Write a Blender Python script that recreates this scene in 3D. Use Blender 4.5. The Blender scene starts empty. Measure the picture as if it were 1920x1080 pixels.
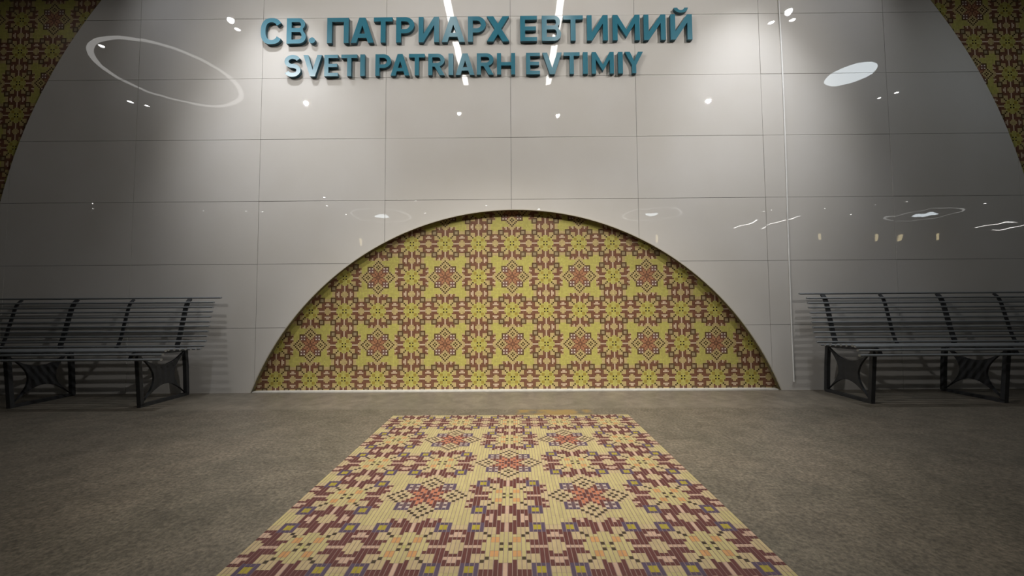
import bpy, math, random
import numpy as np
from mathutils import Vector, Matrix
from mathutils.geometry import tessellate_polygon

random.seed(7)
PI = math.pi
S = bpy.context.scene
C = S.collection

# ------------------------------------------------------------------ camera
F_PX, YAW, PIT, ROL = 712.6, 0.0048, 0.0485, 0.0068
CAM = (0.0173, -3.5571, 0.7857)
cam_d = bpy.data.cameras.new('camera')
cam_d.sensor_fit = 'HORIZONTAL'
cam_d.sensor_width = 36.0
cam_d.lens = F_PX * 36.0 / 1920.0
cam_d.clip_start = 0.02
cam = bpy.data.objects.new('camera', cam_d)
C.objects.link(cam)
_R = Matrix.Rotation(YAW, 3, 'Z') @ Matrix.Rotation(PIT, 3, 'X') @ Matrix.Rotation(ROL, 3, 'Y')
_M = Matrix((_R.col[0], _R.col[2], -_R.col[1])).transposed()
cam.matrix_world = Matrix.Translation(CAM) @ _M.to_4x4()
S.camera = cam

# ------------------------------------------------------------------ world, exposure
WORLD = 0.5
w = bpy.data.worlds.new('hall_ambient')
w.use_nodes = True
w.node_tree.nodes['Background'].inputs[0].default_value = (0.86, 0.93, 1.0, 1)
w.node_tree.nodes['Background'].inputs[1].default_value = WORLD
S.world = w
S.view_settings.view_transform = 'Standard'
S.view_settings.look = 'None'
S.view_settings.gamma = 1.0
S.view_settings.use_curve_mapping = False
S.view_settings.exposure = 0.0

# light levels of the hall: lamp beams (place, aim, cone, softness, colour, level)
COOL, WARM, SOFT = (0.93, 0.95, 1.0), (1.0, 0.93, 0.82), (1.0, 0.965, 0.925)
POWER = dict(line=6.0, left=205.0, right=200.0, side=34.0, mid=30.0, cross=590.0, floor=820.0)
BEAMS = [((-2.22, -0.72, 4.48), (-2.18, 0.0, 0.7), 65, 1.0, COOL, 'left'),
         ((2.28, -0.72, 4.48), (2.25, 0.0, 0.7), 65, 1.0, COOL, 'right'),
         ((-1.02, -3.6, 4.48), (-0.8, 0.0, 2.2), 84, 1.0, WARM, 'mid'),
         ((0.9, -3.6, 4.48), (0.8, 0.0, 2.2), 84, 1.0, WARM, 'mid'),
         ((-3.69, -3.1, 4.48), (-0.3, 0.0, 2.2), 80, 1.0, SOFT, 'cross'),
         ((3.55, -3.17, 4.48), (0.3, 0.0, 2.2), 80, 1.0, SOFT, 'cross'),
         ((-3.59, -1.13, 4.48), (-2.75, 0.0, 3.3), 84, 1.0, COOL, 'side'),
         ((3.51, -1.08, 4.48), (2.75, 0.0, 3.3), 84, 1.0, COOL, 'side'),
         ((-1.02, -3.6, 4.48), (-0.35, -0.7, 0.0), 50, 1.0, WARM, 'floor'),
         ((0.9, -3.6, 4.48), (0.35, -0.7, 0.0), 50, 1.0, WARM, 'floor')]

# ------------------------------------------------------------------ helpers
def srgb(r, g, b):
    def f(c):
        c /= 255.0
        return c / 12.92 if c <= 0.04045 else ((c + 0.055) / 1.055) ** 2.4
    return (f(r), f(g), f(b))

def mat(name, col, rough=0.5, metal=0.0, emit=None, estr=0.0, coat=0.0, spec=0.5):
    m = bpy.data.materials.new(name)
    m.use_nodes = True
    b = m.node_tree.nodes['Principled BSDF']
    b.inputs['Base Color'].default_value = (*col, 1)
    b.inputs['Roughness'].default_value = rough
    b.inputs['Metallic'].default_value = metal
    b.inputs['Specular IOR Level'].default_value = spec
    b.inputs['Coat Weight'].default_value = coat
    b.inputs['Coat Roughness'].default_value = 0.03
    if emit:
        b.inputs['Emission Color'].default_value = (*emit, 1)
        b.inputs['Emission Strength'].default_value = estr
    return m

def N(m, t, **kw):
    n = m.node_tree.nodes.new(t)
    for k, v in kw.items():
        setattr(n, k, v)
    return n

def L(m, a, b):
    m.node_tree.links.new(a, b)

class MB:
    def __init__(s):
        s.v, s.f, s.mi, s.col = [], [], [], []
    def face(s, pts, mi=0, col=None):
        i = len(s.v)
        s.v += [tuple(p) for p in pts]
        s.f.append(tuple(range(i, i + len(pts))))
        s.mi.append(mi)
        s.col.append(col)
    def box(s, x0, x1, y0, y1, z0, z1, mi=0):
        P = [(x, y, z) for x in (x0, x1) for y in (y0, y1) for z in (z0, z1)]
        for q in ((0, 1, 3, 2), (4, 6, 7, 5), (0, 4, 5, 1), (2, 3, 7, 6), (0, 2, 6, 4), (1, 5, 7, 3)):
            s.face([P[k] for k in q], mi)
    def tube(s, a, b, r, n=10, mi=0, sy=1.0):
        a, b = Vector(a), Vector(b)
        d = (b - a).normalized()
        u = d.cross(Vector((0, 0, 1)))
        if u.length < 1e-3:
            u = Vector((1, 0, 0))
        u.normalize()
        t = u.cross(d)
        i = len(s.v)
        for p in (a, b):
            for k in range(n):
                an = 2 * PI * k / n
                s.v.append(tuple(p + u * r * math.cos(an) + t * r * sy * math.sin(an)))
        for k in range(n):
            s.f.append((i + k, i + (k + 1) % n, i + n + (k + 1) % n, i + n + k)); s.mi.append(mi); s.col.append(None)
        s.f.append(tuple(i + k for k in reversed(range(n)))); s.mi.append(mi); s.col.append(None)
        s.f.append(tuple(i + n + k for k in range(n))); s.mi.append(mi); s.col.append(None)
    def prism(s, contours, fn, t0, t1, mi_front=0, mi_side=0):
        """contours of 2-D points (first is the outline, others holes); fn(u, v, t) -> xyz"""
        vs = [[Vector((p[0], p[1], 0)) for p in c] for c in contours]
        flat = [p for c in contours for p in c]
        tris = tessellate_polygon(vs)
        for t, flip in ((t0, False), (t1, True)):
            for a, b, c in tris:
                q = [fn(*flat[k], t) for k in (a, b, c)]
                s.face(q[::-1] if flip else q, mi_front)
        for c in contours:
            for k in range(len(c)):
                p, q = c[k], c[(k + 1) % len(c)]
                s.face([fn(*p, t0), fn(*p, t1), fn(*q, t1), fn(*q, t0)], mi_side)
    def bar(s, pts, half, x0, x1, mi=0):
        """flat bar following a YZ polyline, 'half' thick each side, between x0 and x1"""
        n = len(pts)
        A, B = [], []
        for i, (y, z) in enumerate(pts):
            y0, z0 = pts[max(i - 1, 0)]
            y1, z1 = pts[min(i + 1, n - 1)]
            l = math.hypot(y1 - y0, z1 - z0)
            ny, nz = -(z1 - z0) / l * half, (y1 - y0) / l * half
            A.append((y + ny, z + nz)); B.append((y - ny, z - nz))
        for i in range(n - 1):
            for x in (x0, x1):
                s.face([(x, *A[i]), (x, *A[i + 1]), (x, *B[i + 1]), (x, *B[i])], mi)
            s.face([(x0, *A[i]), (x1, *A[i]), (x1, *A[i + 1]), (x0, *A[i + 1])], mi)
            s.face([(x0, *B[i]), (x0, *B[i + 1]), (x1, *B[i + 1]), (x1, *B[i])], mi)
        for e in (0, n - 1):
            s.face([(x0, *A[e]), (x1, *A[e]), (x1, *B[e]), (x0, *B[e])], mi)
    def build(s, name, mats, parent=None, smooth=False):
        me = bpy.data.meshes.new(name)
        me.from_pydata(s.v, [], s.f)
        for m in (mats if isinstance(mats, (list, tuple)) else [mats]):
            me.materials.append(m)
        me.polygons.foreach_set('material_index', s.mi)
        if any(c is not None for c in s.col):
            at = me.color_attributes.new('tile_color', 'FLOAT_COLOR', 'CORNER')
            data = []
            for f, c in zip(s.f, s.col):
                data += [*(c or (0, 0, 0)), 1.0] * len(f)
            at.data.foreach_set('color', data)
        if smooth:
            me.polygons.foreach_set('use_smooth', [True] * len(s.f))
            me.set_sharp_from_angle(angle=math.radians(40))
        me.update()
        o = bpy.data.objects.new(name, me)
        C.objects.link(o)
        if parent:
            o.parent = parent
        return o

def tag(o, label=None, cat=None, group=None, kind=None):
    for k, v in (('label', label), ('category', cat), ('group', group), ('kind', kind)):
        if v:
            o[k] = v
    return o

def thing(name, label, cat, loc=(0, 0, 0), group=None):
    o = bpy.data.objects.new(name, None)
    o.empty_display_size = 0.1
    C.objects.link(o)
    o.location = loc
    return tag(o, label, cat, group)

def copy_tree(o, parent=None):
    c = o.copy(); C.objects.link(c)
    if parent:
        c.parent = parent
    for ch in list(o.children):
        copy_tree(ch, c)
    return c

# ------------------------------------------------------------------ materials
def tile_material():
    m = mat('polished_porcelain', (0.5, 0.48, 0.45), 0.012)
    b = m.node_tree.nodes['Principled BSDF']
    g = N(m, 'ShaderNodeNewGeometry')
    n1 = N(m, 'ShaderNodeTexNoise'); n1.inputs['Scale'].default_value = 1.3; n1.inputs['Detail'].default_value = 5
    L(m, g.outputs['Position'], n1.inputs['Vector'])
    r = N(m, 'ShaderNodeValToRGB')
    r.color_ramp.elements[0].position = 0.3; r.color_ramp.elements[0].color = (0.49, 0.468, 0.432, 1)
    r.color_ramp.elements[1].position = 0.7; r.color_ramp.elements[1].color = (0.53, 0.513, 0.488, 1)
    L(m, n1.outputs['Fac'], r.inputs['Fac'])
    L(m, r.outputs['Color'], b.inputs['Base Color'])
    # slow waviness of the polished surface
    n2 = N(m, 'ShaderNodeTexNoise'); n2.inputs['Scale'].default_value = 5.0; n2.inputs['Detail'].default_value = 1
    L(m, g.outputs['Position'], n2.inputs['Vector'])
    bp = N(m, 'ShaderNodeBump'); bp.inputs['Strength'].default_value = 0.012; bp.inputs['Distance'].default_value = 0.05
    L(m, n2.outputs['Fac'], bp.inputs['Height'])
    L(m, bp.outputs['Normal'], b.inputs['Normal'])
    return m

def floor_material():
    m = mat('leathered_granite', (0.2, 0.18, 0.15), 0.45)
    b = m.node_tree.nodes['Principled BSDF']
    g = N(m, 'ShaderNodeNewGeometry')
    big = N(m, 'ShaderNodeTexNoise'); big.inputs['Scale'].default_value = 1.6; big.inputs['Detail'].default_value = 6; big.inputs['Roughness'].default_value = 0.6; big.inputs['Distortion'].default_value = 0.6
    fine = N(m, 'ShaderNodeTexNoise'); fine.inputs['Scale'].default_value = 62; fine.inputs['Detail'].default_value = 6; fine.inputs['Roughness'].default_value = 0.72
    mid = N(m, 'ShaderNodeTexNoise'); mid.inputs['Scale'].default_value = 9; mid.inputs['Detail'].default_value = 4; mid.inputs['Distortion'].default_value = 0.8
    for n in (big, fine, mid):
        L(m, g.outputs['Position'], n.inputs['Vector'])
    r = N(m, 'ShaderNodeValToRGB')
    e = r.color_ramp.elements
    e[0].position = 0.28; e[0].color = (0.0755, 0.0685, 0.0527, 1)
    e[1].position = 0.72; e[1].color = (0.1193, 0.1018, 0.0790, 1)
    x = e.new(0.5); x.color = (0.1001, 0.0878, 0.0685, 1)
    L(m, big.outputs['Fac'], r.inputs['Fac'])
    rf = N(m, 'ShaderNodeValToRGB')
    rf.color_ramp.elements[0].position = 0.38; rf.color_ramp.elements[0].color = (0.42, 0.42, 0.40, 1)
    rf.color_ramp.elements[1].position = 0.64; rf.color_ramp.elements[1].color = (1.55, 1.53, 1.48, 1)
    L(m, fine.outputs['Fac'], rf.inputs['Fac'])
    mul = N(m, 'ShaderNodeMix', data_type='RGBA', blend_type='MULTIPLY')
    mul.inputs['Factor'].default_value = 0.75
    L(m, r.outputs['Color'], mul.inputs['A']); L(m, rf.outputs['Color'], mul.inputs['B'])
    rm = N(m, 'ShaderNodeMapRange'); rm.inputs['From Min'].default_value = 0.3; rm.inputs['From Max'].default_value = 0.7; rm.inputs['To Min'].default_value = 0.8; rm.inputs['To Max'].default_value = 1.2
    L(m, mid.outputs['Fac'], rm.inputs['Value'])
    # smooth border course along the wall: paler and with less speckle
    sep = N(m, 'ShaderNodeSeparateXYZ'); L(m, g.outputs['Position'], sep.inputs[0])
    mr = N(m, 'ShaderNodeMapRange'); mr.inputs['From Min'].default_value = -0.62; mr.inputs['From Max'].default_value = -0.57
    mr.inputs['To Min'].default_value = 0.75; mr.inputs['To Max'].default_value = 0.2
    L(m, sep.outputs['Y'], mr.inputs['Value']); L(m, mr.outputs['Result'], mul.inputs['Factor'])
    # ochre stain of the stone just behind the mosaic carpet
    def band(sock, a, b2, soft):
        lo = N(m, 'ShaderNodeMapRange', interpolation_type='SMOOTHSTEP'); lo.inputs['From Min'].default_value = a - soft; lo.inputs['From Max'].default_value = a + soft
        hi = N(m, 'ShaderNodeMapRange', interpolation_type='SMOOTHSTEP'); hi.inputs['From Min'].default_value = b2 - soft; hi.inputs['From Max'].default_value = b2 + soft
        hi.inputs['To Min'].default_value = 1; hi.inputs['To Max'].default_value = 0
        L(m, sock, lo.inputs['Value']); L(m, sock, hi.inputs['Value'])
        k = N(m, 'ShaderNodeMath', operation='MULTIPLY'); L(m, lo.outputs[0], k.inputs[0]); L(m, hi.outputs[0], k.inputs[1])
        return k.outputs[0]
    sx = band(sep.outputs['X'], 0.04, 0.58, 0.03); sy = band(sep.outputs['Y'], -0.86, -0.625, 0.012)
    k = N(m, 'ShaderNodeMath', operation='MULTIPLY'); L(m, sx, k.inputs[0]); L(m, sy, k.inputs[1])
    sn = N(m, 'ShaderNodeTexNoise'); sn.inputs['Scale'].default_value = 9; sn.inputs['Detail'].default_value = 4
    L(m, g.outputs['Position'], sn.inputs['Vector'])
    sr = N(m, 'ShaderNodeMapRange'); sr.inputs['From Min'].default_value = 0.36; sr.inputs['From Max'].default_value = 0.52; sr.inputs['To Max'].default_value = 0.85
    L(m, sn.outputs['Fac'], sr.inputs['Value'])
    k2 = N(m, 'ShaderNodeMath', operation='MULTIPLY'); L(m, k.outputs[0], k2.inputs[0]); L(m, sr.outputs[0], k2.inputs[1])
    st = N(m, 'ShaderNodeMix', data_type='RGBA', blend_type='MIX')
    pale = N(m, 'ShaderNodeMapRange'); pale.inputs['From Min'].default_value = -0.62; pale.inputs['From Max'].default_value = -0.57; pale.inputs['To Min'].default_value = 1.0; pale.inputs['To Max'].default_value = 1.25
    L(m, sep.outputs['Y'], pale.inputs['Value'])
    pm = N(m, 'ShaderNodeMath', operation='MULTIPLY'); L(m, pale.outputs['Result'], pm.inputs[0]); L(m, rm.outputs['Result'], pm.inputs[1])
    sc = N(m, 'ShaderNodeVectorMath', operation='SCALE'); L(m, mul.outputs['Result'], sc.inputs[0]); L(m, pm.outputs[0], sc.inputs['Scale'])
    L(m, k2.outputs[0], st.inputs['Factor']); L(m, sc.outputs['Vector'], st.inputs['A'])
    st.inputs['B'].default_value = (0.19, 0.125, 0.042, 1)
    L(m, st.outputs['Result'], b.inputs['Base Color'])
    bp = N(m, 'ShaderNodeBump'); bp.inputs['Strength'].default_value = 0.12; bp.inputs['Distance'].default_value = 0.003
    L(m, fine.outputs['Fac'], bp.inputs['Height'])
    b2 = N(m, 'ShaderNodeBump'); b2.inputs['Strength'].default_value = 0.15; b2.inputs['Distance'].default_value = 0.03
    L(m, big.outputs['Fac'], b2.inputs['Height']); L(m, bp.outputs['Normal'], b2.inputs['Normal'])
    L(m, b2.outputs['Normal'], b.inputs['Normal'])
    return m

def mosaic_material(name, rough):
    m = mat(name, (0.5, 0.5, 0.5), rough)
    b = m.node_tree.nodes['Principled BSDF']
    a = N(m, 'ShaderNodeVertexColor', layer_name='tile_color')
    g = N(m, 'ShaderNodeNewGeometry')
    n = N(m, 'ShaderNodeTexNoise'); n.inputs['Scale'].default_value = 40; n.inputs['Detail'].default_value = 3
    L(m, g.outputs['Position'], n.inputs['Vector'])
    r = N(m, 'ShaderNodeMapRange'); r.inputs['To Min'].default_value = 0.88; r.inputs['To Max'].default_value = 1.12
    L(m, n.outputs['Fac'], r.inputs['Value'])
    mx = N(m, 'ShaderNodeVectorMath', operation='SCALE')
    L(m, a.outputs['Color'], mx.inputs[0]); L(m, r.outputs['Result'], mx.inputs['Scale'])
    L(m, mx.outputs['Vector'], b.inputs['Base Color'])
    return m

def noisy(name, c0, c1, scale, rough, metal=0.0):
    m = mat(name, c0, rough, metal)
    b = m.node_tree.nodes['Principled BSDF']
    t = N(m, 'ShaderNodeTexCoord')
    n = N(m, 'ShaderNodeTexNoise'); n.inputs['Scale'].default_value = scale; n.inputs['Detail'].default_value = 4
    L(m, t.outputs['Object'], n.inputs['Vector'])
    r = N(m, 'ShaderNodeValToRGB')
    r.color_ramp.elements[0].position = 0.35; r.color_ramp.elements[0].color = (*c0, 1)
    r.color_ramp.elements[1].position = 0.65; r.color_ramp.elements[1].color = (*c1, 1)
    L(m, n.outputs['Fac'], r.inputs['Fac']); L(m, r.outputs['Color'], b.inputs['Base Color'])
    return m

M_tile = tile_material()
M_joint = noisy('tile_joint', (0.10, 0.10, 0.10), (0.13, 0.13, 0.125), 30, 0.8)
M_floor = floor_material()
M_plain = noisy('hall_plaster', (0.16, 0.155, 0.15), (0.2, 0.195, 0.185), 3, 0.8)
M_ceil = noisy('ceiling_panel', (0.10, 0.10, 0.10), (0.13, 0.13, 0.13), 3, 0.8)
M_wmos = mosaic_material('glazed_mosaic', 0.35)
M_rmos = mosaic_material('matt_mosaic', 0.5)
M_wgrout = noisy('mosaic_grout', (0.26, 0.20, 0.115), (0.29, 0.23, 0.135), 40, 0.8)
M_rgrout = noisy('carpet_grout', (0.19, 0.135, 0.12), (0.22, 0.16, 0.14), 40, 0.8)
M_reveal = noisy('arch_reveal', (0.13, 0.105, 0.04), (0.17, 0.135, 0.055), 20, 0.6)
M_white = noisy('white_sealant', (0.42, 0.41, 0.38), (0.5, 0.49, 0.45), 20, 0.5)
M_cable = noisy('white_plastic', (0.68, 0.68, 0.66), (0.74, 0.74, 0.72), 20, 0.4)
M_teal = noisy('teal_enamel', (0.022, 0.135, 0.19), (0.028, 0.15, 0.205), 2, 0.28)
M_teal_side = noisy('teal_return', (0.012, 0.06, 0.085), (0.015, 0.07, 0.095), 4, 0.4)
M_bench = noisy('charcoal_steel', (0.26, 0.275, 0.285), (0.30, 0.315, 0.325), 14, 0.36, 0.55)
M_iron = noisy('dark_cast_iron', (0.024, 0.025, 0.027), (0.034, 0.035, 0.037), 18, 0.5, 0.2)
M_lampbody = noisy('white_lamp_housing', (0.5, 0.5, 0.5), (0.55, 0.55, 0.55), 8, 0.5)
E_dl = mat('downlight_glow', (1, 1, 1), 0.5, emit=(1, 0.99, 0.97), estr=44)
E_line = mat('line_lamp_glow', (1, 1, 1), 0.5, emit=(1, 0.98, 0.94), estr=20)
E_ring = mat('ring_lamp_glow', (1, 1, 1), 0.5, emit=(1, 0.98, 0.95), estr=2.4)
E_disc = mat('disc_lamp_glow', (1, 1, 1), 0.5, emit=(0.86, 0.95, 1.0), estr=9)
E_warm = mat('warm_scallop_glow', (1, 1, 1), 0.5, emit=(1.0, 0.82, 0.45), estr=5)  # glow imitating downlight scallops on the far wall, not a lamp

# ------------------------------------------------------------------ hall shell
CEIL = 4.5
HX0, HX1, HY = -26.0, 27.0, -16.0
ICX, ICZ, IR = 0.022, -0.924, 2.628          # arch of the mosaic niche
OCX, OCZ, OR_ = 0.002, 0.848, 4.975          # big arch that bounds the porcelain tiles

b = MB(); b.box(HX0, HX1, HY, 0.3, -0.2, 0.0)
tag(b.build('floor', M_floor), kind='structure')
b = MB(); b.box(HX0, HX1, HY, 0.3, CEIL, CEIL + 0.2)
tag(b.build('ceiling', M_ceil), kind='structure')
b = MB(); b.box(HX0, HX1, HY - 0.2, HY, 0.0, CEIL)
tag(b.build('wall_back', M_plain), kind='structure')
b = MB(); b.box(HX0 - 0.2, HX0, HY - 0.2, 0.3, 0.0, CEIL)
tag(b.build('wall_left', M_plain), kind='structure')
b = MB(); b.box(HX1, HX1 + 0.2, HY - 0.2, 0.3, 0.0, CEIL)
tag(b.build('wall_right', M_plain), kind='structure')

def icut(x):
    d = IR * IR - (x - ICX) ** 2
    return ICZ + math.sqrt(d) if d > 0 else -9

OUT = [(OCX + OR_ * math.cos(2 * PI * k / 256), OCZ + OR_ * math.sin(2 * PI * k / 256)) for k in range(256)]
def clip_outer(poly):
    out = poly
    for k in range(256):
        a, c = OUT[k], OUT[(k + 1) % 256]
        inp, out = out, []
        f = lambda p: (c[0] - a[0]) * (p[1] - a[1]) - (c[1] - a[1]) * (p[0] - a[0])
        for i in range(len(inp)):
            p, q = inp[i], inp[(i + 1) % len(inp)]
            fp, fq = f(p), f(q)
            if fp >= 0:
                out.append(p)
            if (fp >= 0) != (fq >= 0):
                t = fp / (fp - fq)
                out.append((p[0] + (q[0] - p[0]) * t, p[1] + (q[1] - p[1]) * t))
        if not out:
            return []
    return out

def tile_polys(x0, x1, z0, z1):
    """outline(s) of a tile after cutting away the niche and everything past the big arch"""
    far = max(math.hypot(x - OCX, z - OCZ) for x in (x0, x1) for z in (z0, z1)) > OR_
    xm = min(max(ICX, x0), x1)
    if icut(xm) <= z0:
        return [clip_outer([(x0, z0), (x1, z0), (x1, z1), (x0, z1)])] if far else [[(x0, z0), (x1, z0), (x1, z1), (x0, z1)]]
    # columns where the arch leaves something of the tile
    xs = [x0 + (x1 - x0) * k / 60 for k in range(61)]
    for z in (z0, z1):
        d = IR * IR - (z - ICZ) ** 2
        if d > 0:
            for sgn in (-1, 1):
                xx = ICX + sgn * math.sqrt(d)
                if x0 < xx < x1:
                    xs.append(xx)
    xs.sort()
    runs, cur = [], []
    for x in xs:
        zb = max(z0, icut(x))
        if zb < z1 - 1e-6 or (zb <= z1 + 1e-6):
            cur.append((x, min(zb, z1)))
        else:
            if len(cur) > 1: runs.append(cur)
            cur = []
    if len(cur) > 1: runs.append(cur)
    res = []
    for r in runs:
        lower = r
        upper = [(r[-1][0], z1), (r[0][0], z1)]
        poly = []
        for p in lower + upper:
            if not poly or math.hypot(p[0] - poly[-1][0], p[1] - poly[-1][1]) > 1e-6:
                poly.append(p)
        if math.hypot(poly[0][0] - poly[-1][0], poly[0][1] - poly[-1][1]) < 1e-6:
            poly.pop()
        if len(poly) > 2:
            res.append(poly)
    return res

b = MB()
G = 0.0016
for kx in range(-5, 5):
    for kz in range(8):
        X0, X1, Z0, Z1 = 1.2 * kx, 1.2 * kx + 1.2, 0.6 * kz, min(0.6 * kz + 0.6, CEIL)
        ax, az = random.gauss(0, 0.0011), random.gauss(0, 0.0011)
        cx, cz = (X0 + X1) / 2, (Z0 + Z1) / 2
        for poly in tile_polys(X0 + G, X1 - G, Z0 + (G if kz else 0), Z1 - G):
            if len(poly) < 3:
                continue
            fn = lambda u, v, t: (u, t + (ax * (u - cx) + az * (v - cz) if t < 0.005 else 0), v)
            b.prism([poly], fn, 0.0, 0.014, 0, 0)
        for poly in tile_polys(X0, X1, Z0, Z1):
            if len(poly) > 2:
                b.prism([poly], lambda u, v, t: (u, t, v), 0.006, 0.03, 1, 1)
# plain masonry behind everything and to the far sides
b.box(HX0, HX1, 0.085, 0.3, 0.0, CEIL, 2)
tag(b.build('wall_front', [M_tile, M_joint, M_plain]), kind='structure')

# ------------------------------------------------------------------ mosaic pattern
# colour keys: y yellow, t tan, p pale pink, m maroon, d dark dot, g grey/olive square, o ochre, r orange, w white, v violet, n dark outline, q greenish centre
def sunflower(u, v, nb_red_h, nb_red_v):
    a, c = abs(u), abs(v)
    hi, lo = max(a, c), min(a, c)
    teeth = nb_red_v if c >= a else nb_red_h
    if hi == 0: return 'q'
    if a == 1 and c == 1: return 'd'
    if 2 <= lo and hi <= 3: return 'o'
    if (a == c) and a in (4, 5): return 'd'
    if lo == 0 and 6 <= hi <= 9: return 'p'
    if lo == 1 and 6 <= hi <= 9: return 'm'
    if lo == 2 and 5 <= hi <= 9: return 'm'
    if 3 <= lo <= 5 and 8 <= hi <= 9: return 'm'
    if 6 <= lo and hi <= 9:
        if 7 <= lo and hi <= 8: return 'g'
        return 'n'
    if 3 <= lo <= 5 and 5 <= hi <= 7: return 't'
    if hi <= 5: return 'y'
    if hi >= 10:
        if teeth:
            if lo in (3, 6) or (lo in (2, 5) and hi == 10): return 'm'
            if lo == 4: return 'p'
            return 't' if lo <= 7 else 'y'
        if lo == 6: return 'm'
        if lo == 5: return 'm' if hi == 10 else 'p'
        if lo == 4: return 'p'
        if lo == 3: return 'm'
        if lo == 2: return 'm' if hi == 10 else 't'
        if lo < 2: return 't'
        return 't' if lo <= 8 else 'y'
    return 't'

def redflower(u, v):
    a, c = abs(u), abs(v)
    hi, lo = max(a, c), min(a, c)
    if hi == 0: return 'r'
    if hi + lo == 11 and hi >= 8: return 'd'
    if (hi, lo) in ((6, 0), (8, 0), (7, 1)): return 'd'
    if hi == 7 and 4 <= lo <= 7: return 'n'
    if 4 <= lo and hi <= 6:
        return 'w' if (lo in (4, 6) and hi in (4, 6)) else 'v'
    if lo == 3 and 3 <= hi <= 6: return 'm'
    if (hi, lo) in ((5, 2), (4, 1), (2, 2), (2, 0), (3, 0), (1, 1), (1, 0)): return 'm'
    if hi <= 3 or (hi == 4 and lo == 2): return 'r'
    if hi + lo < 11: return 't'
    if hi + lo >= 13 and lo >= 3: return 'y'
    return 't'

def cell(i, j, is_red):
    """i, j: cell indices counted from the centre of motif (0, 0); 23 cells per motif"""
    c, r = (i + 11) // 23, (j + 11) // 23
    u, v = i - 23 * c, j - 23 * r
    if is_red(c, r):
        return redflower(u, v)
    return sunflower(u, v, is_red(c + (1 if u > 0 else -1), r), is_red(c, r + (1 if v > 0 else -1)))

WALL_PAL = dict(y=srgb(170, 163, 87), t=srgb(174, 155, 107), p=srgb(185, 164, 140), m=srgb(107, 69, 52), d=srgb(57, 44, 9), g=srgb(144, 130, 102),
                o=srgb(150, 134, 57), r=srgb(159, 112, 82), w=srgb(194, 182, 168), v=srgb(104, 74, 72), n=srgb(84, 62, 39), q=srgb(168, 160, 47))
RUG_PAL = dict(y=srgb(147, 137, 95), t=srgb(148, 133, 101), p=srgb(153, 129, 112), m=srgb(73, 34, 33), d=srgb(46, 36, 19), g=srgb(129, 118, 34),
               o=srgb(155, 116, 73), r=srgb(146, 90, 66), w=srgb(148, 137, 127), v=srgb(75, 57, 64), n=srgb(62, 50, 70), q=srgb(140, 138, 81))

def mosaic_wall(name, x0, x1, z0, z1, y, keep, edge):
    P = 0.32008; cs = P / 23; ox, oz = 0.0028, 1.0698
    red = lambda c, r: c % 2 == 0 and r % 2 == 0
    rng = random.Random(3)
    m = MB()
    gp = 0.0006
    for i in range(math.floor((x0 - ox) / cs), math.ceil((x1 - ox) / cs) + 1):
        xc = ox + i * cs
        zs = []
        for j in range(math.floor((z0 - oz) / cs), math.ceil((z1 - oz) / cs) + 1):
            zc = oz + j * cs
            if not (x0 <= xc <= x1 and z0 + cs * .5 <= zc <= z1 - cs * .5) or not keep(xc, zc):
                continue
            zs.append(zc)
            k = cell(i, j, red)
            f = rng.uniform(0.92, 1.08)
            col = tuple(min(1, q * f) for q in WALL_PAL[k])
            h = cs / 2 - gp
            m.face([(xc - h, y, zc - h), (xc + h, y, zc - h), (xc + h, y, zc + h), (xc - h, y, zc + h)], 0, col)
        # grout bed strip behind the column
        if zs:
            zs.sort(); s0 = zs[0]; prev = zs[0]
            for zc in zs[1:] + [1e9]:
                if zc - prev > cs * 1.5:
                    m.box(xc - cs / 2, xc + cs / 2, y + 0.0008, y + 0.02, s0 - cs / 2, prev + cs / 2, 1)
                    s0 = zc
                prev = zc
    return m.build(name, [M_wmos, M_wgrout])

o = mosaic_wall('mosaic_mural', -2.52, 2.56, 0.0, 1.80, 0.06, lambda x, z: math.hypot(x - ICX, z - ICZ) < IR + 0.03, IR)
tag(o, 'half-round mosaic panel of yellow and maroon floral motifs set low in the tiled wall', 'mosaic')
o = mosaic_wall('mosaic_mural', -6.6, -2.9, 0.0, CEIL, 0.02, lambda x, z: math.hypot(x - OCX, z - OCZ) > OR_ - 0.008, OR_)
tag(o, 'dark floral mosaic area beyond the curved tile edge at the upper left', 'mosaic')
o = mosaic_wall('mosaic_mural', 2.9, 6.6, 0.0, CEIL, 0.02, lambda x, z: math.hypot(x - OCX, z - OCZ) > OR_ - 0.008, OR_)
tag(o, 'dark floral mosaic area beyond the curved tile edge at the upper right', 'mosaic')

# reveal of the niche and its fine pale edging
a0 = math.asin((0.0 - ICZ) / IR)
b = MB(); e = MB()
n = 140
for k in range(n):
    t0, t1 = a0 + (PI - 2 * a0) * k / n, a0 + (PI - 2 * a0) * (k + 1) / n
    P = lambda t, r, y: (ICX + r * math.cos(t), y, ICZ + r * math.sin(t))
    b.face([P(t0, IR, 0.004), P(t1, IR, 0.004), P(t1, IR, 0.062), P(t0, IR, 0.062)])
    b.face([P(t0, IR + .01, 0.016), P(t1, IR + .01, 0.016), P(t1, IR, 0.016), P(t0, IR, 0.016)])
    for (ra, ya), (rb, yb) in (((IR + 0.001, -0.002), (IR - 0.006, -0.002)), ((IR - 0.006, -0.002), (IR - 0.006, 0.006)), ((IR + 0.001, -0.002), (IR + 0.001, 0.002))):
        e.face([P(t0, ra, ya), P(t1, ra, ya), P(t1, rb, yb), P(t0, rb, yb)])
tag(b.build('trim_1', M_reveal), kind='structure')
M_edge = noisy('tile_edge', (0.40, 0.37, 0.30), (0.44, 0.41, 0.34), 20, 0.4)
tag(e.build('trim_2', M_edge), kind='structure')
b = MB(); b.box(-2.42, 2.45, 0.0, 0.06, 0.0, 0.010)
tag(b.build('trim_3', M_white), kind='structure')

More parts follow.
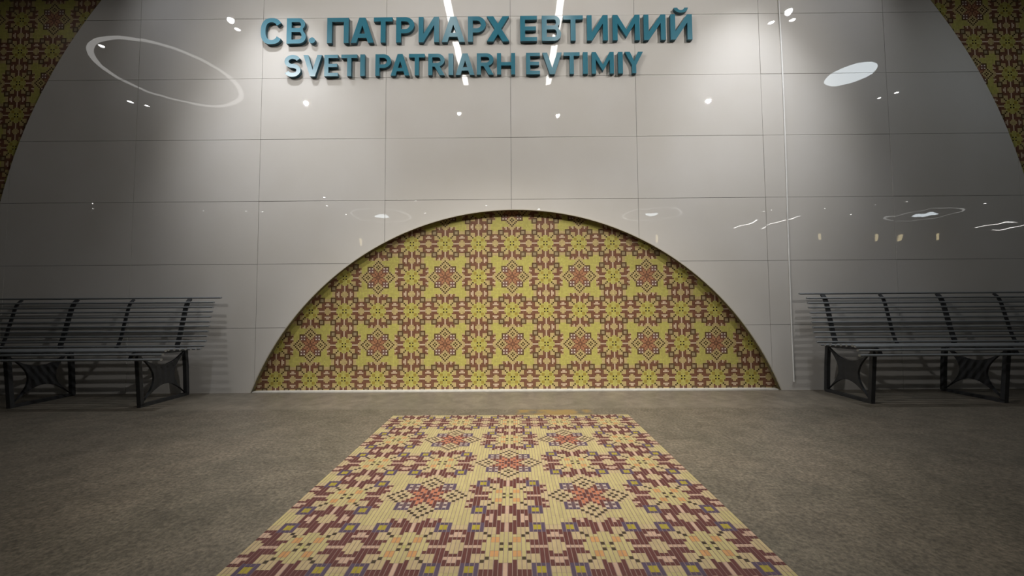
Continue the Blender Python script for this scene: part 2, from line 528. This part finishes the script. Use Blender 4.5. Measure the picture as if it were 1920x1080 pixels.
# ------------------------------------------------------------------ floor mosaic carpet
def rug():
    P = 0.3334; cs = P / 23; ox, oy = -0.0145, -0.6109
    red = lambda c, r: (r - 1) % 4 != 0 and (c + r) % 2 == 1 and abs(c) <= 1
    x0, x1, y1 = -0.86, 0.832, -0.778
    rows = range(12, 23 * 11 + 12)                 # counted away from the wall, row 0 on the line oy
    top = 0.004
    rng = random.Random(5)
    m = MB()
    m.box(x0, x1, oy - (rows[-1] + .5) * cs, y1, -0.0005, top - 0.0012, 1)
    gx = 0.00115
    def key(i, j):
        return cell(i, j, red)
    for i in range(-58, 59):
        xa, xb = max(ox + (i - .5) * cs + gx, x0), min(ox + (i + .5) * cs - gx, x1)
        if xb - xa < 0.003:
            continue
        j = rows[0]; run = 0
        while j <= rows[-1]:
            k = key(i, j); j2 = j
            while j2 + 1 <= rows[-1] and key(i, j2 + 1) == k and j2 - j < 7:
                j2 += 1
            ya, yb = oy - (j2 + .5) * cs + 0.0004, oy - (j - .5) * cs - 0.0004
            f = rng.uniform(0.93, 1.07)
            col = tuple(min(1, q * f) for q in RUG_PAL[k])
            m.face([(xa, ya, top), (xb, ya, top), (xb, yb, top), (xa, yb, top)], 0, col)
            j = j2 + 1
    o = m.build('mosaic_carpet', [M_rmos, M_rgrout])
    tag(o, 'carpet-like strip of yellow and maroon floral mosaic laid in the stone floor', 'mosaic')
rug()

# ------------------------------------------------------------------ raised sign letters
SW = 0.185
def arc(cx, cz, rx, rz, a, b_, n=14):
    return [(cx + rx * math.cos(math.radians(a + (b_ - a) * k / n)), cz + rz * math.sin(math.radians(a + (b_ - a) * k / n))) for k in range(n + 1)]
def glyph(ch, w):
    """outline and holes for a capital of height 1 and width w (both in cap heights)"""
    s = SW
    if ch == 'I': return [[[(0, 0), (w, 0), (w, 1), (0, 1)]]]
    if ch == '.': return [[arc(w / 2, w / 2, w / 2, w / 2, 0, 345, 23)]]
    if ch == 'П': return [[[(0, 0), (s, 0), (s, 1 - s * .9), (w - s, 1 - s * .9), (w - s, 0), (w, 0), (w, 1), (0, 1)]]]
    if ch == 'T': return [[[(w/2 - s/2, 0), (w/2 + s/2, 0), (w/2 + s/2, 1 - s*.9), (w, 1 - s*.9), (w, 1), (0, 1), (0, 1 - s*.9), (w/2 - s/2, 1 - s*.9)]]]
    if ch == 'E':
        h = s * .85
        return [[[(0, 0), (w, 0), (w, h), (s, h), (s, .5 - h/2), (w*.94, .5 - h/2), (w*.94, .5 + h/2), (s, .5 + h/2), (s, 1 - h), (w, 1 - h), (w, 1), (0, 1)]]]
    if ch == 'H':
        h = s * .85
        return [[[(0, 0), (s, 0), (s, .5 - h/2), (w - s, .5 - h/2), (w - s, 0), (w, 0), (w, 1), (w - s, 1), (w - s, .5 + h/2), (s, .5 + h/2), (s, 1), (0, 1)]]]
    if ch in 'ИЙ':
        a = 0.33
        g = [[[(0, 0), (s, 0), (w - s, 1 - a), (w - s, 0), (w, 0), (w, 1), (w - s, 1), (s, a), (s, 1), (0, 1)]]]
        if ch == 'Й':
            g.append([arc(w/2, 1.26, .27, .20, 180, 360, 18) + arc(w/2, 1.26, .13, .09, 360, 180, 18)])
        return g
    if ch == 'M': return [[[(0, 0), (s, 0), (s, .66), (w/2, .12), (w - s, .66), (w - s, 0), (w, 0), (w, 1), (w - s, 1), (w/2, .42), (s, 1), (0, 1)]]]
    if ch == 'A':
        t, s2 = .115, .215
        k = .5 * w - t
        il = lambda z: s2 + k * z
        zt = (.5 * w - s2) / k
        return [[[(0, 0), (s2, 0), (il(.2), .2), (w - il(.2), .2), (w - s2, 0), (w, 0), (w/2 + t, 1), (w/2 - t, 1)],
                 [(il(.36), .36), (w/2, zt), (w - il(.36), .36)]]]
    if ch == 'X':
        q = .25
        zn = (w - 2*q) / (2*(w - q))
        return [[[(0, 0), (q, 0), (w/2, zn), (w - q, 0), (w, 0), ((w + q)/2, .5), (w, 1), (w - q, 1), (w/2, 1 - zn), (q, 1), (0, 1), ((w - q)/2, .5)]]]
    if ch == 'V': return [[[(w/2 - .115, 0), (w/2 + .115, 0), (w, 1), (w - .215, 1), (w/2, .30), (.215, 1), (0, 1)]]]
    if ch == 'Y': return [[[(w/2 - s/2, 0), (w/2 + s/2, 0), (w/2 + s/2, .38), (w, 1), (w - .23, 1), (w/2, .58), (.23, 1), (0, 1), (w/2 - s/2, .38)]]]
    if ch in 'PR':
        zb = .36 if ch == 'P' else .40
        r = (1 - zb) / 2; h = s * .9; cz = zb + r; rx = min(w * .55, r * 1.1)
        bowl = arc(w - rx, cz, rx, r, -90, 90)
        ir, irx = r - h, max(rx - s, .04)
        hole = [(s, cz - ir)] + arc(w - rx, cz, irx, ir, -90, 90) + [(s, cz + ir)]
        if ch == 'P':
            out = [(0, 0), (s, 0), (s, zb)] + bowl + [(0, 1)]
        else:
            out = [(0, 0), (s, 0), (s, zb), (w * .40, zb), (w * .995 - .22, 0), (w, 0), (w * .70, zb + .02)] + [p for p in bowl if p[0] > w * .71] + [p for p in bowl if p[0] <= w * .71 and p[1] > cz] + [(0, 1)]
        return [[out, hole]]
    if ch == 'B':
        zm = .53; h = s * .85
        r1 = zm / 2; r2 = (1 - zm) / 2
        w2 = w * .95
        b1 = [p for p in arc(w - .26, r1, .26, r1, -90, 90)]
        b2 = [p for p in arc(w2 - .235, zm + r2, .235, r2, -90, 90)]
        # pinch between the two bowls
        b1 = [p for p in b1 if not (p[1] > zm - .035)] + [(w * .86, zm - .005)]
        b2 = [p for p in b2 if not (p[1] < zm + .035)]
        out = [(0, 0)] + b1 + b2 + [(0, 1)]
        z1 = zm - h / 2
        h1 = [(s, h)] + arc(w - .26, (h + z1) / 2, .26 - s + .02, (z1 - h) / 2, -90, 90) + [(s, z1)]
        z2 = zm + h / 2; z3 = 1 - h
        h2 = [(s, z2)] + arc(w2 - .235, (z2 + z3) / 2, .235 - s + .03, (z3 - z2) / 2, -90, 90) + [(s, z3)]
        return [[out, h1, h2]]
    def sup(cx, cz, rx, rz, a, p=2.5):
        c, d = math.cos(math.radians(a)), math.sin(math.radians(a))
        return (cx + rx * math.copysign(abs(c) ** (2 / p), c), cz + rz * math.copysign(abs(d) ** (2 / p), d))
    if ch == 'C':
        A = [32 + (328 - 32) * k / 48 for k in range(49)]
        out = [sup(w/2, .5, w/2, .515, a) for a in A] + [sup(w/2, .5, w/2 - s, .515 - s*.9, a) for a in reversed(A)]
        return [[out]]
    if ch == 'S':
        rz = (1.02 - s) / 4; rx = w / 2 - s / 2
        c1, c2 = 1.01 - s/2 - rz, -.01 + s/2 + rz
        mid = [(w/2 + rx * math.cos(math.radians(a)), c1 + rz * math.sin(math.radians(a))) for a in [22 + (270 - 22) * k / 26 for k in range(27)]]
        mid += [(w/2 + rx * math.cos(math.radians(a)), c2 + rz * math.sin(math.radians(a))) for a in [90 - (248) * k / 26 for k in range(1, 27)]]
        # lean the spine so that the middle stroke runs diagonally
        A_, B_ = [], []
        for i, p in enumerate(mid):
            q0, q1 = mid[max(i - 1, 0)], mid[min(i + 1, len(mid) - 1)]
            l = math.hypot(q1[0] - q0[0], q1[1] - q0[1])
            nx, nz = -(q1[1] - q0[1]) / l * s / 2, (q1[0] - q0[0]) / l * s / 2
            A_.append((p[0] + nx, p[1] + nz)); B_.append((p[0] - nx, p[1] - nz))
        return [[A_ + B_[::-1]]]
    raise ValueError(ch)

def wallx(px, py, y):
    """point of the photograph's survey on the plane Y = y (the sign was measured letter by letter)"""
    d = _R @ Vector(((px - 960) / F_PX, 1, (540 - py) / F_PX))
    t = (y - CAM[1]) / d.y
    return CAM[0] + d.x * t

ORD = ['first', 'second', 'third', 'fourth', 'fifth', 'sixth', 'seventh', 'eighth']
def sign_line(words, zb, cap, py, line):
    for word, spans in words:
        for k, (ch, (xa, xb)) in enumerate(zip(word, spans)):
            Xa, Xb = wallx(xa, py, -0.03), wallx(xb, py, -0.03)
            shape = {'С': 'C', 'В': 'B', 'А': 'A', 'Т': 'T', 'Р': 'P', 'Х': 'X', 'Е': 'E', 'М': 'M'}.get(ch, ch)
            wd = (Xb - Xa) / cap
            m = MB()
            for contours in glyph(shape, wd):
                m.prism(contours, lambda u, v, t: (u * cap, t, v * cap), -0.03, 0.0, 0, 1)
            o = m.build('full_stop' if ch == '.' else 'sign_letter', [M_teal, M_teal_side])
            o.location = (Xa, -0.0035, zb)
            if ch == '.':
                lab = 'round teal full stop after the letters СВ in the upper sign line'
            else:
                lab = 'raised teal letter %s, %s letter of the word %s in the %s sign line' % (ch, ORD[k], word.strip('.'), line)
            tag(o, lab, 'letter', 'teal letters of the %s sign line' % line)

sign_line([('СВ.', [(489.4, 529.8), (538, 574), (580, 591.5)]),
           ('ПАТРИАРХ', [(613.6, 654), (658, 701), (701, 736), (743, 777), (785, 823), (828.5, 871.5), (877.5, 911), (912.6, 954.8)]),
           ('ЕВТИМИЙ', [(975.5, 1007), (1016, 1052), (1056, 1093), (1100.5, 1139.6), (1148.7, 1199.5), (1207, 1248), (1257, 1297.7)])],
          3.324, 0.252, 54, 'upper')
sign_line([('SVETI', [(533.7, 564), (569, 604), (608.4, 634), (640, 670), (675.6, 684.5)]),
           ('PATRIARH', [(704, 733.4), (732.7, 768), (766.8, 796.5), (803, 833.7), (841, 850), (854.5, 889.7), (894, 925.4), (931.8, 966)]),
           ('EVTIMIY', [(986.5, 1012.5), (1017, 1053.6), (1057, 1087), (1093, 1102), (1109.6, 1151), (1159, 1167.7), (1171.6, 1206)])],
          2.997, 0.212, 121, 'lower')

# ------------------------------------------------------------------ white conduit
b = MB()
pz = [0.075 + (CEIL - 0.075) * k / 10 for k in range(11)]
px = [2.592, 2.590, 2.592, 2.594, 2.599, 2.604, 2.607, 2.606, 2.600, 2.594, 2.590]
for k in range(10):
    b.tube((px[k], -0.0065, pz[k]), (px[k + 1], -0.0065, pz[k + 1]), 0.0055, 8)
o = b.build('cable', M_cable, smooth=True)
tag(o, 'thin white cable running straight up the tiled wall left of the right bench', 'cable')

# ------------------------------------------------------------------ benches
def make_bench(label):
    """x runs from the end nearest the niche (0) outwards; y = 0 is the wall, seat faces -y"""
    root = thing('slatted_bench', label, 'bench', group='slatted steel benches against the tiled wall')
    LEN = 2.52
    back = [(-0.060, .884), (-0.104, .841), (-0.115, .797), (-0.122, .757), (-0.133, .711), (-0.143, .668), (-0.151, .626), (-0.160, .582), (-0.168, .540), (-0.178, .496), (-0.196, .456)]
    m = MB()
    for k, (y, z) in enumerate(back):
        x0 = -0.03 if k == 0 else 0.0
        m.tube((x0, y, z), (LEN - x0, y, z), 0.0105, 12, sy=0.8)
    m.build('backrest', M_bench, root, smooth=True)
    m = MB()
    seat = [(-0.235 - 0.052 * k, .436 + .0042 * k) for k in range(7)] + [(-0.572, .456), (-0.594, .430), (-0.606, .392)]
    for y, z in seat:
        m.tube((0.0, y, z), (LEN, y, z), 0.0115, 12, sy=0.8)
    m.build('seat', M_bench, root, smooth=True)
    for fx in (0.175, 1.22, 2.265):
        f = MB()
        x0, x1 = fx - 0.016, fx + 0.016
        f.bar([(-0.105, .425), (-0.085, .25), (-0.070, .012)], 0.014, x0, x1)       # rear leg
        f.bar([(-0.535, .425), (-0.515, .22), (-0.495, .012)], 0.014, x0, x1)       # front leg
        f.bar([(-0.060, .013), (-0.510, .013)], 0.013, x0, x1)                       # foot rail
        f.bar([(-0.10, .418), (-0.20, .414), (-0.40, .424), (-0.545, .440), (-0.575, .425), (-0.588, .385)], 0.011, x0, x1)  # seat rail
        lf = f.build('leg_frame', M_iron, root)
        # cast web with concave sides between the legs
        g = MB()
        out = []
        for k in range(17):
            t = k / 16
            out.append((-0.105 - 0.115 * math.sin(PI * t) + 0.02 * t, .410 - .385 * t))
        for k in range(1, 16):
            t = k / 16
            out.append((-0.085 - 0.41 * t, .025 + .125 * math.sin(PI * t)))
        for k in range(17):
            t = k / 16
            out.append((-0.495 + 0.115 * math.sin(PI * t) - 0.035 * t, .025 + .390 * t))
        for k in range(1, 12):
            t = k / 12
            out.append((-0.50 + 0.365 * t, .412 - .10 * math.sin(PI * t) ** .6))
        g.prism([out], lambda u, v, t: (t, u, v), fx - 0.009, fx + 0.009)
        g.build('web_plate', M_iron, lf)
        s = MB()
        pts = [(-0.105, .418), (-0.165, .425), (-0.183, .456), (-0.160, .54), (-0.143, .626), (-0.125, .711), (-0.107, .797), (-0.09, .841), (-0.066, .872)]
        s.bar(pts, 0.006, fx - 0.019, fx + 0.019)
        s.build('back_support', M_iron, root)
    for fx in (0.70, 1.74):
        s = MB()
        pts = [(-0.30, .430), (-0.215, .425), (-0.186, .456), (-0.160, .54), (-0.143, .626), (-0.125, .711), (-0.107, .797), (-0.09, .841), (-0.062, .872)]
        s.bar(pts, 0.005, fx - 0.013, fx + 0.013)
        s.build('spacer_strap', M_iron, root)
    return root

bench = make_bench('dark slatted metal bench against the tiled wall right of the niche')
bench.location = (2.665, 0, 0)
bl = copy_tree(bench)
bl['label'] = 'dark slatted metal bench against the tiled wall left of the niche'
bl.scale = (1, 1, 1)
bl.rotation_euler = (0, 0, 0)
bl.location = (-2.715 - 2.52, 0, 0)

# ------------------------------------------------------------------ lamps
def disc(m, cx, cy, z, r, n=24, mi=0, r0=0.0):
    for k in range(n):
        a, c = 2 * PI * k / n, 2 * PI * (k + 1) / n
        P = lambda t, q: (cx + q * math.cos(t), cy + q * math.sin(t), z)
        m.face([P(a, r0), P(c, r0), P(c, r), P(a, r)] if r0 else [(cx, cy, z), P(a, r), P(c, r)], mi)

def make_downlight():
    root = thing('downlight', '', 'lamp', (0, 0, CEIL), 'downlights of the hall ceiling')
    m = MB()
    for k in range(24):
        a, c = 2 * PI * k / 24, 2 * PI * (k + 1) / 24
        P = lambda t, q, z: (q * math.cos(t), q * math.sin(t), z)
        m.face([P(a, .034, -.006), P(c, .034, -.006), P(c, .075, -.006), P(a, .075, -.006)])
        m.face([P(a, .075, -.006), P(c, .075, -.006), P(c, .075, 0), P(a, .075, 0)])
        m.face([P(a, .034, -.006), P(c, .034, -.006), P(c, .034, -.001), P(a, .034, -.001)])
    m.build('rim', M_lampbody, root)
    m = MB(); disc(m, 0, 0, -0.0015, 0.034)
    m.build('lens', E_dl, root)
    return root

DL = [(-3.59, -1.13), (-3.64, -1.32), (3.43, -1.28), (3.51, -1.08), (3.68, -1.24), (-6.84, -3.05), (-6.68, -3.2), (-3.69, -3.1), (-1.02, -3.6), (0.9, -3.6), (3.55, -3.17),
      (6.62, -3.15), (6.78, -3.0), (-5.77, -1.59), (-14.59, -9.46), (-15.36, -10.16), (-11.75, -10.74), (-10.19, -10.79), (-9.65, -10.81), (-6.35, -9.05), (-6.79, -9.98), (-6.67, -11.42),
      (-3.45, -9.59), (-3.53, -11.34), (-0.99, -10.23), (1.02, -10.75), (3.44, -9.86), (6.68, -10.17), (6.73, -11.86), (9.9, -11.35), (10.12, -11.19), (12.27, -11.18), (14.13, -12.1),
      (13.6, -10.45), (14.45, -10.25), (17.67, -10.57), (-2.22, -0.72), (2.28, -0.72)]
DL_LABELS = ['upper of the two bright downlights mirrored just left of the letters СВ',
    'lower of the two bright downlights mirrored just left of the letters СВ',
    'left one of three bright downlights mirrored around the top of the white cable',
    'topmost of three bright downlights mirrored around the top of the white cable',
    'right lower one of three bright downlights mirrored around the top of the white cable',
    'left one of two downlights mirrored just below the ring lamp',
    'right one of two downlights mirrored just below the ring lamp',
    'single downlight mirrored in the tiles below the word SVETI',
    'single downlight mirrored in the tiles below the word PATRIARH',
    'single downlight mirrored in the tiles below the word EVTIMIY',
    'single downlight mirrored between the word EVTIMIY and the white cable',
    'left one of two downlights mirrored just below the round disc lamp',
    'right one of two downlights mirrored just below the round disc lamp',
    'tiny downlight mirrored on the left rim of the ring lamp',
    'upper of two stacked tiny downlights mirrored above the left bench',
    'lower of two stacked tiny downlights mirrored above the left bench',
    'tiny lone downlight mirrored above the right part of the left bench',
    'left of two neighbouring tiny downlights mirrored at the tile joint left of the niche',
    'right of two neighbouring tiny downlights mirrored at the tile joint left of the niche',
    'upper of two stacked tiny downlights mirrored left above the niche',
    'lower of two stacked tiny downlights mirrored left above the niche',
    'tiny downlight mirrored beside the distant ring lamp, just outside the niche on the left',
    'upper tiny downlight mirrored over the left shoulder of the niche',
    'lower tiny downlight mirrored over the left shoulder of the niche',
    'tiny downlight mirrored just left of the top of the niche arch',
    'tiny downlight mirrored just right of the top of the niche arch',
    'tiny downlight mirrored over the right shoulder of the niche',
    'upper tiny downlight mirrored right of the distant ring lamp beside the niche',
    'lower tiny downlight mirrored right of the distant ring lamp beside the niche',
    'left of two adjoining tiny downlights mirrored left of the white cable',
    'right of two adjoining tiny downlights mirrored left of the white cable',
    'first tiny downlight mirrored right of the white cable, above the bench end',
    'second tiny downlight mirrored right of the white cable, above the bench',
    'left tiny downlight mirrored above the distant ring lamp over the right bench',
    'right tiny downlight mirrored above the distant ring lamp over the right bench',
    'rightmost tiny downlight mirrored in the dark tiles above the right bench',
    'ceiling downlight close to the wall washing the tiles left of the sign',
    'ceiling downlight close to the wall washing the tiles right of the sign']
d0 = make_downlight()
for k, (x, y) in enumerate(DL):
    d = d0 if k == 0 else copy_tree(d0)
    d.location = (x, y, CEIL)
    d['label'] = DL_LABELS[k]

def spot(name, loc, target, power, angle, blend=1.0, col=(1, 1, 1), r=0.04):
    l = bpy.data.lights.new(name, 'SPOT')
    l.energy = power; l.spot_size = math.radians(angle); l.spot_blend = blend; l.color = col; l.shadow_soft_size = r
    o = bpy.data.objects.new(name, l)
    C.objects.link(o)
    o.location = loc
    o.rotation_euler = (Vector(target) - Vector(loc)).to_track_quat('-Z', 'Y').to_euler()
    return o

# beams of the downlights: the ones near the wall are turned in towards the sign
for loc, tgt, ang, bl, col, key in BEAMS:
    if POWER[key] > 0:
        spot('downlight_beam', loc, tgt, POWER[key], ang, bl, col)

def line_lamp(x, y0, y1, z, label, area=True):
    root = thing('line_lamp', label, 'lamp', (x, (y0 + y1) / 2, z), 'linear ceiling lamps')
    l = abs(y1 - y0) / 2
    m = MB(); m.box(-0.048, 0.048, -l, l, 0.0, 0.05)
    for q in (-l * .8, l * .8):
        m.tube((0, q, 0.05), (0, q, CEIL - z), 0.003, 6)
    m.build('housing', M_lampbody, root)
    m = MB(); m.box(-0.042, 0.042, -l + .004, l - .004, -0.006, 0.0)
    m.build('diffuser', E_line, root)
    if area and POWER['line'] > 0:
        a = bpy.data.lights.new('line_lamp_light', 'AREA')
        a.shape = 'RECTANGLE'; a.size = 0.05; a.size_y = 2 * l
        a.energy = POWER['line']; a.spread = math.radians(66); a.color = (1.0, 0.95, 0.87)
        ao = bpy.data.objects.new('line_lamp_light', a)
        C.objects.link(ao); ao.parent = root; ao.location = (0, 0, -0.012)
    return root
line_lamp(-0.75, -0.45, -2.48, 4.4, 'long linear lamp whose bright streak crosses the word ПАТРИАРХ in the tiles')
line_lamp(0.60, -0.45, -2.47, 4.4, 'long linear lamp whose bright streak crosses the word ЕВТИМИЙ in the tiles')
line_lamp(10.35, -12.44, -14.15, 4.4, 'distant linear lamp mirrored right of the white cable, nearest to it', False)
line_lamp(11.85, -12.03, -14.43, 4.4, 'distant linear lamp mirrored above the inner end of the right bench', False)
line_lamp(22.15, -13.14, -14.58, 4.4, 'distant linear lamp mirrored above the right bench near the right picture edge', False)
line_lamp(23.6, -13.8, -15.0, 4.4, 'distant linear lamp mirrored at the very right edge of the picture', False)

def ring_lamp(x, y, z, r, label, ring=True, centre=False, rd=0.27):
    root = thing('pendant_lamp', label, 'lamp', (x, y, z), 'round pendant lamps of the hall')
    n = 72
    if ring:
        m = MB(); g = MB()
        for k in range(n):
            a, c = 2 * PI * k / n, 2 * PI * (k + 1) / n
            P = lambda t, q, zz: (q * math.cos(t), q * math.sin(t), zz)
            m.face([P(a, r + .03, 0), P(c, r + .03, 0), P(c, r + .03, .05), P(a, r + .03, .05)])
            m.face([P(a, r - .03, 0), P(c, r - .03, 0), P(c, r - .03, .05), P(a, r - .03, .05)])
            m.face([P(a, r - .03, .05), P(c, r - .03, .05), P(c, r + .03, .05), P(a, r + .03, .05)])
            g.face([P(a, r - .03, 0), P(c, r - .03, 0), P(c, r + .03, 0), P(a, r + .03, 0)])
        for q in range(3):
            t = 2 * PI * q / 3
            m.tube((r * math.cos(t), r * math.sin(t), .05), (r * math.cos(t), r * math.sin(t), CEIL - z), .003, 6)
        m.build('ring_housing', M_lampbody, root)
        g.build('ring_diffuser', E_ring, root)
    if centre:
        m = MB(); g = MB()
        disc(g, 0, 0, 0, rd, 36)
        for k in range(36):
            a, c = 2 * PI * k / 36, 2 * PI * (k + 1) / 36
            P = lambda t, q, zz: (q * math.cos(t), q * math.sin(t), zz)
            m.face([P(a, rd, 0), P(c, rd, 0), P(c, rd, .07), P(a, rd, .07)])
            m.face([(0, 0, .07), P(a, rd, .07), P(c, rd, .07)])
        m.tube((0, 0, .07), (0, 0, CEIL - z), .004, 6)
        m.build('disc_housing', M_lampbody, root)
        g.build('disc_diffuser', E_disc, root)
    return root
ring_lamp(-4.40, -1.22, 3.8, 0.72, 'large ring lamp mirrored in the tiles left of the sign')
ring_lamp(4.455, -1.32, 3.8, 0.27, 'round disc lamp mirrored in the tiles right of the sign', False, True)
ring_lamp(-4.33, -8.75, 3.8, 0.9, 'distant ring lamp with bright centre mirrored above the left shoulder of the niche', True, True, 0.22)
ring_lamp(4.6, -8.92, 3.8, 0.9, 'distant ring lamp with bright centre mirrored above the right shoulder of the niche', True, True, 0.22)
ring_lamp(13.91, -9.23, 3.8, 0.9, 'distant ring lamp with bright centre mirrored above the right bench', True, True, 0.3)

# added glowing tubes imitating warm light scallops on the far wall
def add_scallop_glow(x, z, label):
    root = thing('scallop_glow', label, 'lamp', (x, HY, z), 'added glows for warm light scallops on the far wall')
    m = MB(); m.box(-0.09, 0.09, 0.0, 0.03, -0.2, 0.2)
    m.build('back_plate', M_lampbody, root)
    m = MB(); m.tube((0, 0.09, -0.16), (0, 0.09, 0.16), 0.06, 14)
    m.build('glow_tube', E_warm, root)
for x, lab in ((-8.0, 'added warm scallop glow mirrored faintly beside the left shoulder of the niche'),
               (7.4, 'added warm scallop glow mirrored faintly beside the right shoulder of the niche'),
               (15.9, 'added warm scallop glow mirrored over the right bench, nearest of four to the white cable'),
               (18.8, 'added warm scallop glow mirrored over the right bench, second of four from the white cable'),
               (19.9, 'added warm scallop glow mirrored over the right bench, third of four from the white cable'),
               (21.9, 'added warm scallop glow mirrored over the right bench, farthest of four from the white cable')):
    add_scallop_glow(x, 4.22, lab)
